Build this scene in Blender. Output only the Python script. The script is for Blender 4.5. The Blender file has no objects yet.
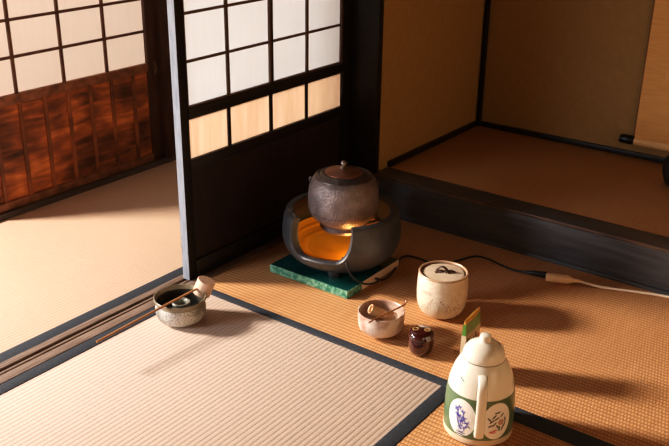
import bpy, bmesh, math, random
from mathutils import Vector, Matrix
random.seed(7)
scene = bpy.context.scene
COL = scene.collection
PI = math.pi
sin, cos = math.sin, math.cos

# ------------------------------------------------------------------ materials
def new_mat(name):
    m = bpy.data.materials.new(name); m.use_nodes = True
    nt = m.node_tree
    b = nt.nodes['Principled BSDF']
    return m, nt, b

def N(nt, kind, **kw):
    n = nt.nodes.new(kind)
    for k, v in kw.items():
        setattr(n, k, v)
    return n

def L(nt, a, b):
    nt.links.new(a, b)

def rgba(c):
    return (c[0], c[1], c[2], 1.0)

def math_node(nt, op, a, b=None):
    n = N(nt, 'ShaderNodeMath', operation=op)
    for i, v in enumerate((a, b)):
        if v is None: continue
        if isinstance(v, (int, float)): n.inputs[i].default_value = v
        else: L(nt, v, n.inputs[i])
    return n.outputs[0]

def mat(name, c1, c2=None, scale=20.0, stretch=(1, 1, 1), rough=0.6, metal=0.0, bump=0.0,
        bump_scale=None, spec=0.5, coat=0.0, emit=None, emit_s=0.0, detail=4.0, lo=0.35, hi=0.65, bump_dist=0.01):
    m, nt, b = new_mat(name)
    b.inputs['Roughness'].default_value = rough
    b.inputs['Metallic'].default_value = metal
    b.inputs['Specular IOR Level'].default_value = spec
    b.inputs['Coat Weight'].default_value = coat
    b.inputs['Coat Roughness'].default_value = 0.08
    tc = N(nt, 'ShaderNodeTexCoord')
    mp = N(nt, 'ShaderNodeMapping'); mp.inputs['Scale'].default_value = stretch
    L(nt, tc.outputs['Object'], mp.inputs['Vector'])
    nz = N(nt, 'ShaderNodeTexNoise'); nz.inputs['Scale'].default_value = scale; nz.inputs['Detail'].default_value = detail
    L(nt, mp.outputs['Vector'], nz.inputs['Vector'])
    cr = N(nt, 'ShaderNodeValToRGB')
    cr.color_ramp.elements[0].position = lo; cr.color_ramp.elements[1].position = hi
    cr.color_ramp.elements[0].color = rgba(c1); cr.color_ramp.elements[1].color = rgba(c2 or c1)
    L(nt, nz.outputs['Fac'], cr.inputs['Fac'])
    L(nt, cr.outputs['Color'], b.inputs['Base Color'])
    if bump:
        n2 = nz
        if bump_scale:
            n2 = N(nt, 'ShaderNodeTexNoise'); n2.inputs['Scale'].default_value = bump_scale; n2.inputs['Detail'].default_value = 3
            L(nt, mp.outputs['Vector'], n2.inputs['Vector'])
        bp = N(nt, 'ShaderNodeBump'); bp.inputs['Strength'].default_value = bump; bp.inputs['Distance'].default_value = bump_dist
        L(nt, n2.outputs['Fac'], bp.inputs['Height']); L(nt, bp.outputs['Normal'], b.inputs['Normal'])
    if emit:
        b.inputs['Emission Color'].default_value = rgba(emit); b.inputs['Emission Strength'].default_value = emit_s
    return m

def tatami_mat(name, ridge_axis, light, dark, groove, pitch=0.0147, beat=0.007, beat_amt=0.25, power=0.45, bump=0.5):
    """woven rush: ridges run along ridge_axis ('X' or 'Y')"""
    m, nt, b = new_mat(name)
    b.inputs['Roughness'].default_value = 0.62
    b.inputs['Specular IOR Level'].default_value = 0.35
    tc = N(nt, 'ShaderNodeTexCoord')
    sp = N(nt, 'ShaderNodeSeparateXYZ'); L(nt, tc.outputs['Object'], sp.inputs[0])
    across = sp.outputs['Y'] if ridge_axis == 'X' else sp.outputs['X']
    along = sp.outputs['X'] if ridge_axis == 'X' else sp.outputs['Y']
    a = math_node(nt, 'DIVIDE', across, pitch)
    cell = math_node(nt, 'FLOOR', a)
    ridge = math_node(nt, 'POWER', math_node(nt, 'ABSOLUTE', math_node(nt, 'SINE', math_node(nt, 'MULTIPLY', a, PI))), power)
    ph = math_node(nt, 'ADD', math_node(nt, 'MULTIPLY', along, 2 * PI / beat), math_node(nt, 'MULTIPLY', cell, PI))
    bt = math_node(nt, 'MULTIPLY', math_node(nt, 'ADD', math_node(nt, 'SINE', ph), 1.0), 0.5 * beat_amt)
    h = math_node(nt, 'MULTIPLY', ridge, math_node(nt, 'ADD', bt, 1.0 - beat_amt))
    # strand to strand variation across the ridges
    mp = N(nt, 'ShaderNodeMapping')
    mp.inputs['Scale'].default_value = (260, 9, 1) if ridge_axis == 'X' else (9, 260, 1)
    L(nt, tc.outputs['Object'], mp.inputs['Vector'])
    nz = N(nt, 'ShaderNodeTexNoise'); nz.inputs['Scale'].default_value = 1.0; nz.inputs['Detail'].default_value = 2
    L(nt, mp.outputs['Vector'], nz.inputs['Vector'])
    n2 = N(nt, 'ShaderNodeTexNoise'); n2.inputs['Scale'].default_value = 4.0
    L(nt, tc.outputs['Object'], n2.inputs['Vector'])
    mixn = math_node(nt, 'ADD', math_node(nt, 'MULTIPLY', nz.outputs['Fac'], 0.75), math_node(nt, 'MULTIPLY', n2.outputs['Fac'], 0.25))
    cr = N(nt, 'ShaderNodeValToRGB')
    cr.color_ramp.elements[0].position = 0.3; cr.color_ramp.elements[1].position = 0.65
    cr.color_ramp.elements[0].color = rgba(dark); cr.color_ramp.elements[1].color = rgba(light)
    L(nt, mixn, cr.inputs['Fac'])
    mx = N(nt, 'ShaderNodeMix', data_type='RGBA')
    mx.inputs[6].default_value = rgba(groove)
    L(nt, h, mx.inputs[0]); L(nt, cr.outputs['Color'], mx.inputs[7])
    L(nt, mx.outputs[2], b.inputs['Base Color'])
    bp = N(nt, 'ShaderNodeBump'); bp.inputs['Strength'].default_value = bump; bp.inputs['Distance'].default_value = 0.004
    L(nt, h, bp.inputs['Height']); L(nt, bp.outputs['Normal'], b.inputs['Normal'])
    return m

def paper_mat(name, col, trans, grain=0.0, emit=0.0):
    m, nt, b = new_mat(name)
    nt.nodes.remove(b)
    out = nt.nodes['Material Output']
    tc = N(nt, 'ShaderNodeTexCoord')
    mp = N(nt, 'ShaderNodeMapping'); mp.inputs['Scale'].default_value = (30, 30, 2.5)
    L(nt, tc.outputs['Object'], mp.inputs['Vector'])
    nz = N(nt, 'ShaderNodeTexNoise'); nz.inputs['Scale'].default_value = 2.0; nz.inputs['Detail'].default_value = 4
    L(nt, mp.outputs['Vector'], nz.inputs['Vector'])
    cr = N(nt, 'ShaderNodeValToRGB')
    cr.color_ramp.elements[0].position = 0.3; cr.color_ramp.elements[1].position = 0.7
    k = 1.0 - grain
    cr.color_ramp.elements[0].color = rgba((trans[0] * k, trans[1] * k * (1 - grain * .3), trans[2] * k * (1 - grain * .6)))
    cr.color_ramp.elements[1].color = rgba(trans)
    L(nt, nz.outputs['Fac'], cr.inputs['Fac'])
    d = N(nt, 'ShaderNodeBsdfDiffuse'); d.inputs['Color'].default_value = rgba(col)
    t = N(nt, 'ShaderNodeBsdfTranslucent'); L(nt, cr.outputs['Color'], t.inputs['Color'])
    mx = N(nt, 'ShaderNodeMixShader'); mx.inputs[0].default_value = 0.72
    L(nt, d.outputs[0], mx.inputs[1]); L(nt, t.outputs[0], mx.inputs[2])
    if emit:
        e = N(nt, 'ShaderNodeEmission'); L(nt, cr.outputs['Color'], e.inputs['Color']); e.inputs['Strength'].default_value = emit
        ad = N(nt, 'ShaderNodeAddShader'); L(nt, mx.outputs[0], ad.inputs[0]); L(nt, e.outputs[0], ad.inputs[1])
        L(nt, ad.outputs[0], out.inputs['Surface'])
    else:
        L(nt, mx.outputs[0], out.inputs['Surface'])
    return m

M = {}
M['tat_pale'] = tatami_mat('tatami_pale', 'Y', (.74, .58, .49), (.68, .53, .44), (.48, .36, .27), beat_amt=.08, power=.5, bump=.22)  # paler tone: sheen of this weave direction put into the colour
M['tat_tan'] = tatami_mat('tatami_tan', 'X', (.76, .41, .19), (.58, .295, .125), (.24, .10, .036), beat=.0085, beat_amt=.42, power=.5, bump=.3)  # darker tone: weave turned from the light, put into the colour
M['tat_far'] = tatami_mat('tatami_corridor', 'Y', (.78, .57, .42), (.72, .51, .37), (.62, .42, .29), beat_amt=.08, power=.5, bump=.2)
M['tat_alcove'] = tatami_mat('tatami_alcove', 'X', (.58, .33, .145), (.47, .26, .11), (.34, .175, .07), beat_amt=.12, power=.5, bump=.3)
M['heri'] = mat('border_cloth_indigo', (.022, .027, .036), (.040, .047, .060), scale=300, rough=.75, bump=.2)
M['wood_dark'] = mat('dark_stained_wood', (.0085, .006, .005), (.018, .012, .009), scale=9, stretch=(3, 1, 10), rough=.5, bump=.1, spec=.3)
M['wood_dark_h'] = mat('dark_stained_wood_rail', (.007, .0055, .005), (.020, .014, .012), scale=9, stretch=(12, 1, 12), rough=.38, bump=.1, spec=.5)
M['wood_step'] = mat('dark_alcove_edge_wood', (.050, .051, .056), (.085, .085, .092), scale=7, stretch=(1, 14, 14), rough=.36, bump=.1, spec=.5)
M['wood_brown'] = mat('lattice_brown_wood', (.075, .040, .024), (.12, .066, .040), scale=12, stretch=(4, 4, 1), rough=.5, bump=.1)
M['wood_kick'] = mat('dark_kickboard_wood', (.014, .0075, .005), (.028, .013, .008), scale=6, stretch=(1, 14, 1.2), rough=.55, bump=.1)
M['wood_sill'] = mat('worn_sill_wood', (.16, .105, .075), (.30, .215, .165), scale=10, stretch=(16, 1, 4), rough=.55, bump=.15)
M['wood_end_lit'] = mat('faded_end_sky_light', (.15, .165, .195), (.24, .26, .30), scale=14, stretch=(6, 6, 1), rough=.55, lo=.3, hi=.55)  # faded wood with bluish sky light put into its tone
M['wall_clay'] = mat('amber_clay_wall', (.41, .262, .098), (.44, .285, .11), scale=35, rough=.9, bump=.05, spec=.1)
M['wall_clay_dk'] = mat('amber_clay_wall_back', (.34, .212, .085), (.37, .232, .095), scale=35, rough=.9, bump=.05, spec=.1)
M['plaster'] = mat('brown_plaster', (.20, .13, .07), (.24, .155, .085), scale=40, rough=.9, spec=.1)
M['edge_highlight'] = mat('painted_edge_highlight', (.055, .034, .024), (.16, .095, .062), scale=5, stretch=(2, 20, 20), rough=.4)  # lighter brown standing for the lit line on the beam edge
M['plaster_pale'] = mat('pale_plaster', (.58, .46, .34), (.64, .51, .38), scale=40, rough=.9, spec=.1)
M['ceil'] = mat('ceiling_boards', (.12, .07, .035), (.17, .10, .05), scale=6, stretch=(1, 12, 1), rough=.7)
M['floor'] = mat('floor_boards', (.10, .06, .03), (.14, .085, .045), scale=6, stretch=(1, 12, 1), rough=.7)
M['paper_near'] = paper_mat('shoji_paper', (.82, .79, .75), (.80, .82, .84), grain=.03)
M['paper_low'] = paper_mat('shoji_paper_lower_row', (.80, .70, .58), (.94, .80, .68), grain=.12)  # orange tint stands for light bounced off the side room floor
M['paper_far'] = paper_mat('shoji_paper_far', (.80, .68, .60), (.88, .80, .74), grain=.03)
M['glass'] = None

def orange_board():
    m, nt, b = new_mat('weathered_orange_board')
    b.inputs['Roughness'].default_value = .5
    tc = N(nt, 'ShaderNodeTexCoord')
    mp = N(nt, 'ShaderNodeMapping'); mp.inputs['Scale'].default_value = (1, 2.2, 14)
    L(nt, tc.outputs['Object'], mp.inputs['Vector'])
    nz = N(nt, 'ShaderNodeTexNoise'); nz.inputs['Scale'].default_value = 1.6; nz.inputs['Detail'].default_value = 6; nz.inputs['Distortion'].default_value = 1.2
    L(nt, mp.outputs['Vector'], nz.inputs['Vector'])
    n2 = N(nt, 'ShaderNodeTexNoise'); n2.inputs['Scale'].default_value = 5.5; n2.inputs['Detail'].default_value = 3
    L(nt, tc.outputs['Object'], n2.inputs['Vector'])
    f = math_node(nt, 'ADD', math_node(nt, 'MULTIPLY', nz.outputs['Fac'], .45), math_node(nt, 'MULTIPLY', n2.outputs['Fac'], .55))
    cr = N(nt, 'ShaderNodeValToRGB')
    e = cr.color_ramp.elements
    e[0].position = .36; e[0].color = rgba((.045, .016, .009))
    e[1].position = .68; e[1].color = rgba((.95, .34, .09))
    x = e.new(.48); x.color = rgba((.25, .080, .030))
    x = e.new(.56); x.color = rgba((.50, .145, .042))
    L(nt, f, cr.inputs['Fac']); L(nt, cr.outputs['Color'], b.inputs['Base Color'])
    bp = N(nt, 'ShaderNodeBump'); bp.inputs['Strength'].default_value = .2; bp.inputs['Distance'].default_value = .004
    L(nt, nz.outputs['Fac'], bp.inputs['Height']); L(nt, bp.outputs['Normal'], b.inputs['Normal'])
    return m
M['board'] = orange_board()
M['wood_rust'] = mat('reddish_brown_frame_wood', (.17, .064, .030), (.34, .135, .06), scale=6, stretch=(4, 4, 4), rough=.5, bump=.1)
M['wood_rust_dk'] = mat('dark_reddish_frame_wood', (.045, .018, .010), (.085, .035, .018), scale=6, stretch=(6, 6, 1), rough=.5, bump=.1)
M['wood_lattice_far'] = mat('lattice_reddish_wood', (.10, .042, .022), (.17, .075, .040), scale=8, stretch=(4, 4, 2), rough=.5)
M['batten'] = mat('batten_wood', (.13, .05, .024), (.42, .14, .05), scale=4, stretch=(1, 1, 2), rough=.45)
M['sill_dark'] = mat('far_sill_wood', (.075, .055, .044), (.13, .098, .080), scale=7, stretch=(10, 1, 4), rough=.5)

M['iron_furo'] = mat('charcoal_ceramic', (.030, .030, .033), (.050, .051, .057), scale=60, rough=.46, bump=.25, bump_scale=220, spec=.9, bump_dist=.003)
M['iron_kettle'] = mat('cast_iron_brown', (.17, .135, .128), (.29, .235, .225), scale=26, rough=.42, metal=.4, bump=.7, bump_scale=150, bump_dist=.005)
M['iron_smooth'] = mat('cast_iron_smooth', (.075, .056, .050), (.12, .092, .082), scale=40, rough=.42, metal=.5, bump=.2)
M['bronze'] = mat('copper_lid', (.17, .062, .032), (.29, .115, .058), scale=18, rough=.40, metal=.75, bump=.1)
M['silver'] = mat('silver_knob', (.30, .26, .23), (.42, .37, .33), scale=30, rough=.28, metal=1.0)
def liner_mat():
    m, nt, b = new_mat('copper_heater_liner')
    b.inputs['Roughness'].default_value = .38; b.inputs['Metallic'].default_value = .35
    tc = N(nt, 'ShaderNodeTexCoord'); mp = N(nt, 'ShaderNodeMapping'); mp.inputs['Scale'].default_value = (2, 2, 90)
    L(nt, tc.outputs['Object'], mp.inputs['Vector'])
    nz = N(nt, 'ShaderNodeTexNoise'); nz.inputs['Scale'].default_value = 1.5
    L(nt, mp.outputs['Vector'], nz.inputs['Vector'])
    cr = N(nt, 'ShaderNodeValToRGB')
    cr.color_ramp.elements[0].position = .35; cr.color_ramp.elements[0].color = rgba((.55, .19, .012))
    cr.color_ramp.elements[1].position = .65; cr.color_ramp.elements[1].color = rgba((.98, .42, .03))
    L(nt, nz.outputs['Fac'], cr.inputs['Fac']); L(nt, cr.outputs['Color'], b.inputs['Base Color'])
    L(nt, cr.outputs['Color'], b.inputs['Emission Color']); b.inputs['Emission Strength'].default_value = .10  # weak emission added to brighten the sunlit copper
    return m
M['liner'] = liner_mat()
M['green_tile'] = mat('green_glaze_top', (.003, .036, .036), (.007, .068, .062), scale=14, rough=.22, coat=.3)
M['green_edge'] = mat('green_glaze_edge', (.02, .16, .10), (.22, .42, .30), scale=90, rough=.35, lo=.4, hi=.62)
M['tile_bare'] = mat('cream_bare_tile_edge', (.66, .50, .36), (.76, .60, .45), scale=30, rough=.7)
M['cord_black'] = mat('black_rubber', (.008, .008, .009), rough=.45)
M['cord_white'] = mat('cream_cable', (.78, .66, .52), (.84, .72, .58), scale=30, rough=.5)
M['socket'] = mat('yellowed_plastic', (.78, .55, .34), (.84, .61, .39), scale=30, rough=.45)

def speckle(name, base, mottled, lines, rough=.45, vor=90, coat=.25, bump=.2):
    m, nt, b = new_mat(name)
    b.inputs['Roughness'].default_value = rough; b.inputs['Coat Weight'].default_value = coat
    tc = N(nt, 'ShaderNodeTexCoord')
    nz = N(nt, 'ShaderNodeTexNoise'); nz.inputs['Scale'].default_value = 15; nz.inputs['Detail'].default_value = 5
    L(nt, tc.outputs['Object'], nz.inputs['Vector'])
    cr = N(nt, 'ShaderNodeValToRGB'); cr.color_ramp.elements[0].position = .40; cr.color_ramp.elements[1].position = .58
    cr.color_ramp.elements[0].color = rgba(mottled); cr.color_ramp.elements[1].color = rgba(base)
    L(nt, nz.outputs['Fac'], cr.inputs['Fac'])
    v = N(nt, 'ShaderNodeTexVoronoi', feature='DISTANCE_TO_EDGE'); v.inputs['Scale'].default_value = vor
    L(nt, tc.outputs['Object'], v.inputs['Vector'])
    c2 = N(nt, 'ShaderNodeValToRGB'); c2.color_ramp.elements[0].position = .02; c2.color_ramp.elements[1].position = .09
    c2.color_ramp.elements[0].color = (1, 1, 1, 1); c2.color_ramp.elements[1].color = (0, 0, 0, 1)
    L(nt, v.outputs['Distance'], c2.inputs['Fac'])
    f = math_node(nt, 'MULTIPLY', c2.outputs['Color'], .6)
    mx = N(nt, 'ShaderNodeMix', data_type='RGBA'); mx.inputs[7].default_value = rgba(lines)
    L(nt, f, mx.inputs[0]); L(nt, cr.outputs['Color'], mx.inputs[6])
    L(nt, mx.outputs[2], b.inputs['Base Color'])
    bp = N(nt, 'ShaderNodeBump'); bp.inputs['Strength'].default_value = bump; bp.inputs['Distance'].default_value = .003
    L(nt, v.outputs['Distance'], bp.inputs['Height']); L(nt, bp.outputs['Normal'], b.inputs['Normal'])
    return m
M['kensui_body'] = speckle('carved_grey_stoneware', (.62, .59, .54), (.20, .18, .15), (.05, .04, .03), rough=.5, vor=120, bump=1.0)
M['kensui_rim'] = mat('olive_glaze', (.16, .13, .08), (.30, .25, .165), scale=25, rough=.3, coat=.4)
M['kensui_in'] = mat('dark_olive_glaze', (.030, .027, .020), (.07, .06, .042), scale=20, rough=.3, coat=.3)
M['futaoki'] = mat('grey_green_ceramic', (.13, .13, .10), (.25, .24, .19), scale=40, rough=.35, coat=.3)
M['bamboo'] = mat('pale_bamboo', (.60, .36, .19), (.70, .45, .26), scale=12, stretch=(10, 1, 10), rough=.42)
M['bamboo_handle'] = mat('honey_bamboo', (.34, .155, .06), (.46, .23, .10), scale=12, stretch=(10, 1, 10), rough=.4)
M['bamboo_cup'] = mat('pink_bamboo_cup', (.66, .43, .30), (.75, .53, .40), scale=8, stretch=(6, 6, 1), rough=.5)
M['bamboo_dark'] = mat('smoked_bamboo', (.20, .075, .022), (.34, .145, .045), scale=12, stretch=(8, 1, 8), rough=.35)
M['chawan'] = speckle('pinkish_white_tea_bowl_glaze', (.80, .70, .62), (.42, .235, .175), (.50, .34, .26), rough=.35, vor=140, bump=.1)
M['chawan_in'] = mat('tea_bowl_inside', (.34, .20, .14), (.66, .50, .40), scale=16, rough=.35, coat=.3)
M['miz'] = speckle('crackled_white_glaze', (.78, .67, .54), (.70, .575, .44), (.62, .49, .36), rough=.32, vor=70, bump=.08)
M['miz_rim'] = mat('tan_rim_glaze', (.42, .27, .16), (.55, .38, .25), scale=40, rough=.35)
M['miz_lid'] = mat('cream_lid_glaze', (.60, .47, .34), (.72, .58, .44), scale=18, rough=.3, coat=.3)
M['miz_in'] = mat('brown_recess_glaze', (.22, .13, .075), (.33, .21, .13), scale=20, rough=.4)  # brown ledge around the jar lid
M['ink_brown'] = mat('brown_brush_ink', (.24, .12, .07), (.34, .19, .11), scale=60, rough=.4)
M['ink_red'] = mat('red_brush_ink', (.35, .045, .03), rough=.4)
M['ink_dark'] = mat('dark_iron_glaze', (.055, .030, .020), (.085, .050, .035), scale=40, rough=.35)
M['lacquer'] = mat('dark_red_lacquer', (.042, .006, .006), (.060, .010, .009), scale=12, rough=.13, coat=1.0, spec=.6)
M['gold'] = mat('gold_lacquer', (.50, .30, .11), (.62, .40, .17), scale=80, rough=.35, metal=.5)
M['pot_cream'] = mat('cream_enamel', (.80, .76, .66), (.82, .78, .68), scale=8, rough=.20, coat=.5)
M['pot_base'] = mat('beige_plastic_base', (.62, .50, .36), (.66, .54, .40), scale=8, rough=.35)
M['pot_green'] = mat('sage_green_band', (.10, .165, .085), (.13, .20, .105), scale=50, rough=.3, coat=.3)
M['pot_white'] = mat('white_oval', (.84, .82, .78), (.86, .84, .80), scale=20, rough=.3)
M['pot_blue'] = mat('blue_print', (.055, .075, .36), (.09, .11, .46), scale=60, rough=.35)
M['pot_navy'] = mat('navy_print', (.012, .016, .075), rough=.35)
M['pot_grey'] = mat('grey_leaf_print', (.085, .095, .095), (.17, .165, .15), scale=90, rough=.35)
M['pot_pink'] = mat('dusty_pink_print', (.50, .30, .24), (.60, .38, .31), scale=90, rough=.35)
M['pot_red'] = mat('red_print', (.55, .03, .06), rough=.35)
M['pot_teal'] = mat('teal_print', (.03, .22, .26), rough=.35)
M['pot_seam'] = mat('dark_seam', (.10, .08, .06), rough=.6)  # dark ring in the groove between lid and body
M['pk_green'] = mat('green_packet', (.055, .16, .018), (.10, .27, .04), scale=60, rough=.3, coat=.4)
M['pk_gold'] = mat('gold_packet_edge', (.55, .27, .05), (.66, .36, .09), scale=40, rough=.3, metal=.4)
M['pk_cream'] = mat('cream_packet', (.55, .42, .27), (.64, .50, .34), scale=60, rough=.35)
M['pk_red'] = mat('red_packet_print', (.45, .085, .045), rough=.4)
M['pk_brown'] = mat('brown_packet_print', (.12, .06, .025), rough=.4)
M['scroll'] = mat('ochre_scroll_silk', (.70, .37, .12), (.78, .42, .145), scale=10, stretch=(1, 1, 14), rough=.8)
M['scroll_roller'] = mat('pale_roller_cloth', (.80, .50, .21), (.86, .55, .25), scale=10, rough=.55)
M['scroll_in'] = mat('pale_scroll_paper', (.74, .41, .15), (.80, .45, .18), scale=10, stretch=(1, 1, 10), rough=.8)
M['scroll_seam'] = mat('scroll_seam_silk', (.20, .095, .03), (.24, .115, .04), scale=10, rough=.8)
M['black_lac'] = mat('black_lacquer', (.006, .006, .006), rough=.3)
M['vase'] = mat('dark_bronze_vase', (.015, .011, .009), (.028, .02, .016), scale=20, rough=.5)
M['latch'] = mat('dull_latch_metal', (.14, .075, .045), (.20, .11, .07), scale=40, rough=.45, metal=.6)

# ------------------------------------------------------------------ mesh helpers
class MB:
    def __init__(s):
        s.bm = bmesh.new(); s.mats = []
    def mi(s, m):
        if m not in s.mats: s.mats.append(m)
        return s.mats.index(m)
    def face(s, vs, m, smooth=False):
        try: f = s.bm.faces.new(vs)
        except ValueError: return None
        f.material_index = s.mi(m); f.smooth = smooth; return f
    def box(s, x0, x1, y0, y1, z0, z1, m, bev=0.0, rot=None):
        t = bmesh.new()
        vs = [t.verts.new(p) for p in ((x0,y0,z0),(x1,y0,z0),(x1,y1,z0),(x0,y1,z0),(x0,y0,z1),(x1,y0,z1),(x1,y1,z1),(x0,y1,z1))]
        for q in ((0,3,2,1),(4,5,6,7),(0,1,5,4),(1,2,6,5),(2,3,7,6),(3,0,4,7)): t.faces.new([vs[i] for i in q])
        if bev: bmesh.ops.bevel(t, geom=t.edges[:], offset=bev, segments=2, profile=.6, affect='EDGES')
        s.merge(t, m, rot)
    def merge(s, t, m, mtx=None, smooth=False):
        k = s.mi(m); mp = {}
        for v in t.verts: mp[v] = s.bm.verts.new(mtx @ v.co if mtx else v.co)
        for f in t.faces:
            try: g = s.bm.faces.new([mp[v] for v in f.verts])
            except ValueError: continue
            g.material_index = k; g.smooth = smooth
        t.free()
    def lathe(s, prof, m, n=64, c=(0,0,0), mtx=None, mfun=None, rfun=None):
        rings = []
        for (r, z) in prof:
            if r < 1e-6:
                p = Vector((c[0], c[1], c[2]+z)); rings.append([s.bm.verts.new(mtx @ p if mtx else p)])
            else:
                row = []
                for i in range(n):
                    a = 2*PI*i/n
                    rr = r * (rfun(a, z) if rfun else 1)
                    p = Vector((c[0]+rr*cos(a), c[1]+rr*sin(a), c[2]+z))
                    row.append(s.bm.verts.new(mtx @ p if mtx else p))
                rings.append(row)
        for j in range(len(rings)-1):
            A, B = rings[j], rings[j+1]
            mm = mfun(j) if mfun else m
            for i in range(n):
                k = (i+1) % n
                if len(A) == 1 and len(B) == 1: continue
                if len(A) == 1: s.face([A[0], B[i], B[k]], mm, True)
                elif len(B) == 1: s.face([A[i], A[k], B[0]], mm, True)
                else: s.face([A[i], A[k], B[k], B[i]], mm, True)
    def tube(s, pts, r, m, n=10, cap=True, flat=None):
        pts = [Vector(p) for p in pts]
        rs = r if isinstance(r, (list, tuple)) else [r]*len(pts)
        rings = []; up = None
        for i, p in enumerate(pts):
            d = (pts[min(i+1, len(pts)-1)] - pts[max(i-1, 0)]).normalized()
            if up is None:
                up = Vector((0,0,1)) if abs(d.z) < .9 else Vector((1,0,0))
            u = (up - d*up.dot(d)).normalized(); v = d.cross(u); up = u
            fu, fv = (flat or (1, 1))
            rings.append([s.bm.verts.new(p + u*(cos(2*PI*k/n)*rs[i]*fu) + v*(sin(2*PI*k/n)*rs[i]*fv)) for k in range(n)])
        for j in range(len(rings)-1):
            for k in range(n):
                l = (k+1) % n
                s.face([rings[j][k], rings[j][l], rings[j+1][l], rings[j+1][k]], m, True)
        if cap:
            s.face(rings[0][::-1], m); s.face(rings[-1], m)
    def build(s, name, parent=None, loc=None):
        bmesh.ops.recalc_face_normals(s.bm, faces=s.bm.faces[:])
        me = bpy.data.meshes.new(name); s.bm.to_mesh(me); s.bm.free()
        for m in s.mats: me.materials.append(m)
        o = bpy.data.objects.new(name, me); COL.objects.link(o)
        if parent: o.parent = parent
        if loc: o.location = loc
        try:
            me.set_sharp_from_angle(angle=math.radians(38))
        except Exception: pass
        return o

def tag(o, label=None, cat=None, group=None, kind=None):
    if label: o['label'] = label
    if cat: o['category'] = cat
    if group: o['group'] = group
    if kind: o['kind'] = kind
    return o

def thing(name, loc, label, cat, group=None, rz=0.0):
    o = bpy.data.objects.new(name, None); COL.objects.link(o)
    o.location = loc; o.rotation_euler = (0, 0, rz); o.empty_display_size = .05
    return tag(o, label, cat, group)

def struct(name, mb=None, label=None):
    if mb: o = mb.build(name)
    else:
        o = bpy.data.objects.new(name, None); COL.objects.link(o)
    return tag(o, label, None, None, 'structure')

def bx(name, x0, x1, y0, y1, z0, z1, m, parent=None, bev=0.0):
    b = MB(); b.box(x0, x1, y0, y1, z0, z1, m, bev); return b.build(name, parent)

def smooth_curve(ctrl, sub=8):
    P_ = [Vector(p) for p in ctrl]; out = []
    for i in range(len(P_)-1):
        p0 = P_[max(i-1,0)]; p1 = P_[i]; p2 = P_[i+1]; p3 = P_[min(i+2, len(P_)-1)]
        for k in range(sub):
            t = k/sub
            out.append(.5*((2*p1)+(p2-p0)*t+(2*p0-5*p1+4*p2-p3)*t*t+(3*p1-p0-3*p2+p3)*t**3))
    out.append(P_[-1]); return out

# ------------------------------------------------------------------ room shell
XP = -1.882            # room side face of the near sliding screen
YS = 2.648             # front of the alcove edge beam
ZT = 0.149             # alcove floor height
XA = -1.765            # alcove left wall
YB = 3.49              # alcove back wall
ZC = 2.45
b = MB(); b.box(-3.2, 1.6, -1.6, 3.7, -.12, -.055, M['floor']); struct('floor', b)
b = MB(); b.box(-3.0, 1.6, -1.6, 3.7, ZC, ZC+.08, M['ceil']); struct('ceiling', b)
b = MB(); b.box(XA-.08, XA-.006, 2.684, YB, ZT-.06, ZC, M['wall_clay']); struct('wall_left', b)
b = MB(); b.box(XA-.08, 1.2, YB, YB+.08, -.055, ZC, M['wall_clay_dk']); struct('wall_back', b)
b = MB(); b.box(1.2, 1.3, -1.3, YB+.08, -.055, ZC, M['plaster']); struct('wall_right', b)
b = MB(); b.box(-2.9, 1.3, -1.3, -1.2, -.055, ZC, M['plaster']); struct('wall_front', b)
b = MB(); b.box(-2.9, XA-.08, 3.3, 3.4, -.055, ZC, M['plaster_pale']); struct('wall_corridor', b)
b = MB(); b.box(-2.9, -2.79, 2.66, 3.3, -.055, ZC, M['plaster_pale']); struct('wall_corridor_left', b)
b = MB(); b.box(-2.90, -2.80, -1.2, 2.60, 2.0, ZC, M['plaster_pale']); struct('wall_corridor_upper', b)
b = MB(); b.box(XA-.006, XA+.010, YS+.11, YB-.016, ZT, ZT+.022, M['wood_dark_h'], .002); struct('baseboard_left', b)
b = MB(); b.box(XA, 1.2, YB-.016, YB, ZT, ZT+.022, M['wood_dark_h'], .002); struct('baseboard_back', b)
b = MB(); b.box(XA, XA+.018, YB-.018, YB-.0005, ZT+.022, ZC, M['wood_dark'], .002); struct('trim_1', b)
b = MB(); b.box(XA-.08, 1.2, YS+.106, YB, -.055, ZT-.05, M['floor']); struct('floor_alcove', b)   # alcove corner strip
b = MB(); b.box(-1.915, -1.760, 2.655, 2.683, 0.0, ZC, M['wood_dark'], .003)
b.box(-1.922, -1.885, 2.649, 2.657, 0.0, ZC, M['wood_dark']); struct('trim_2', b)                           # alcove post
# alcove edge beam
b = MB()
b.box(-1.765, 1.2, YS, YS+.105, .012, ZT+.002, M['wood_step'], .006)
b.box(-1.765, 1.2, YS-.006, YS+.1, -.05, .012, M['wood_step'], .002)
b.box(-1.760, 1.2, YS-.0012, YS+.006, ZT-.0085, ZT+.0026, M['edge_highlight'], .001)  # strip painted as the highlight along the beam's top front edge
struct('trim_3', b)
# grooved sill between the rooms
b = MB()
b.box(-1.934, -1.846, -1.2, 2.65, -.05, -.010, M['wood_dark'])
for x0, x1 in ((-1.934, -1.909), (-1.880, -1.847)):
    b.box(x0, x1, -1.2, 2.65, -.010, .003, M['wood_sill'], .0012)
b.box(-1.902, -1.894, -1.2, 2.65, -.010, -.002, M['wood_sill'], .001)
struct('trim_4', b)
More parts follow.
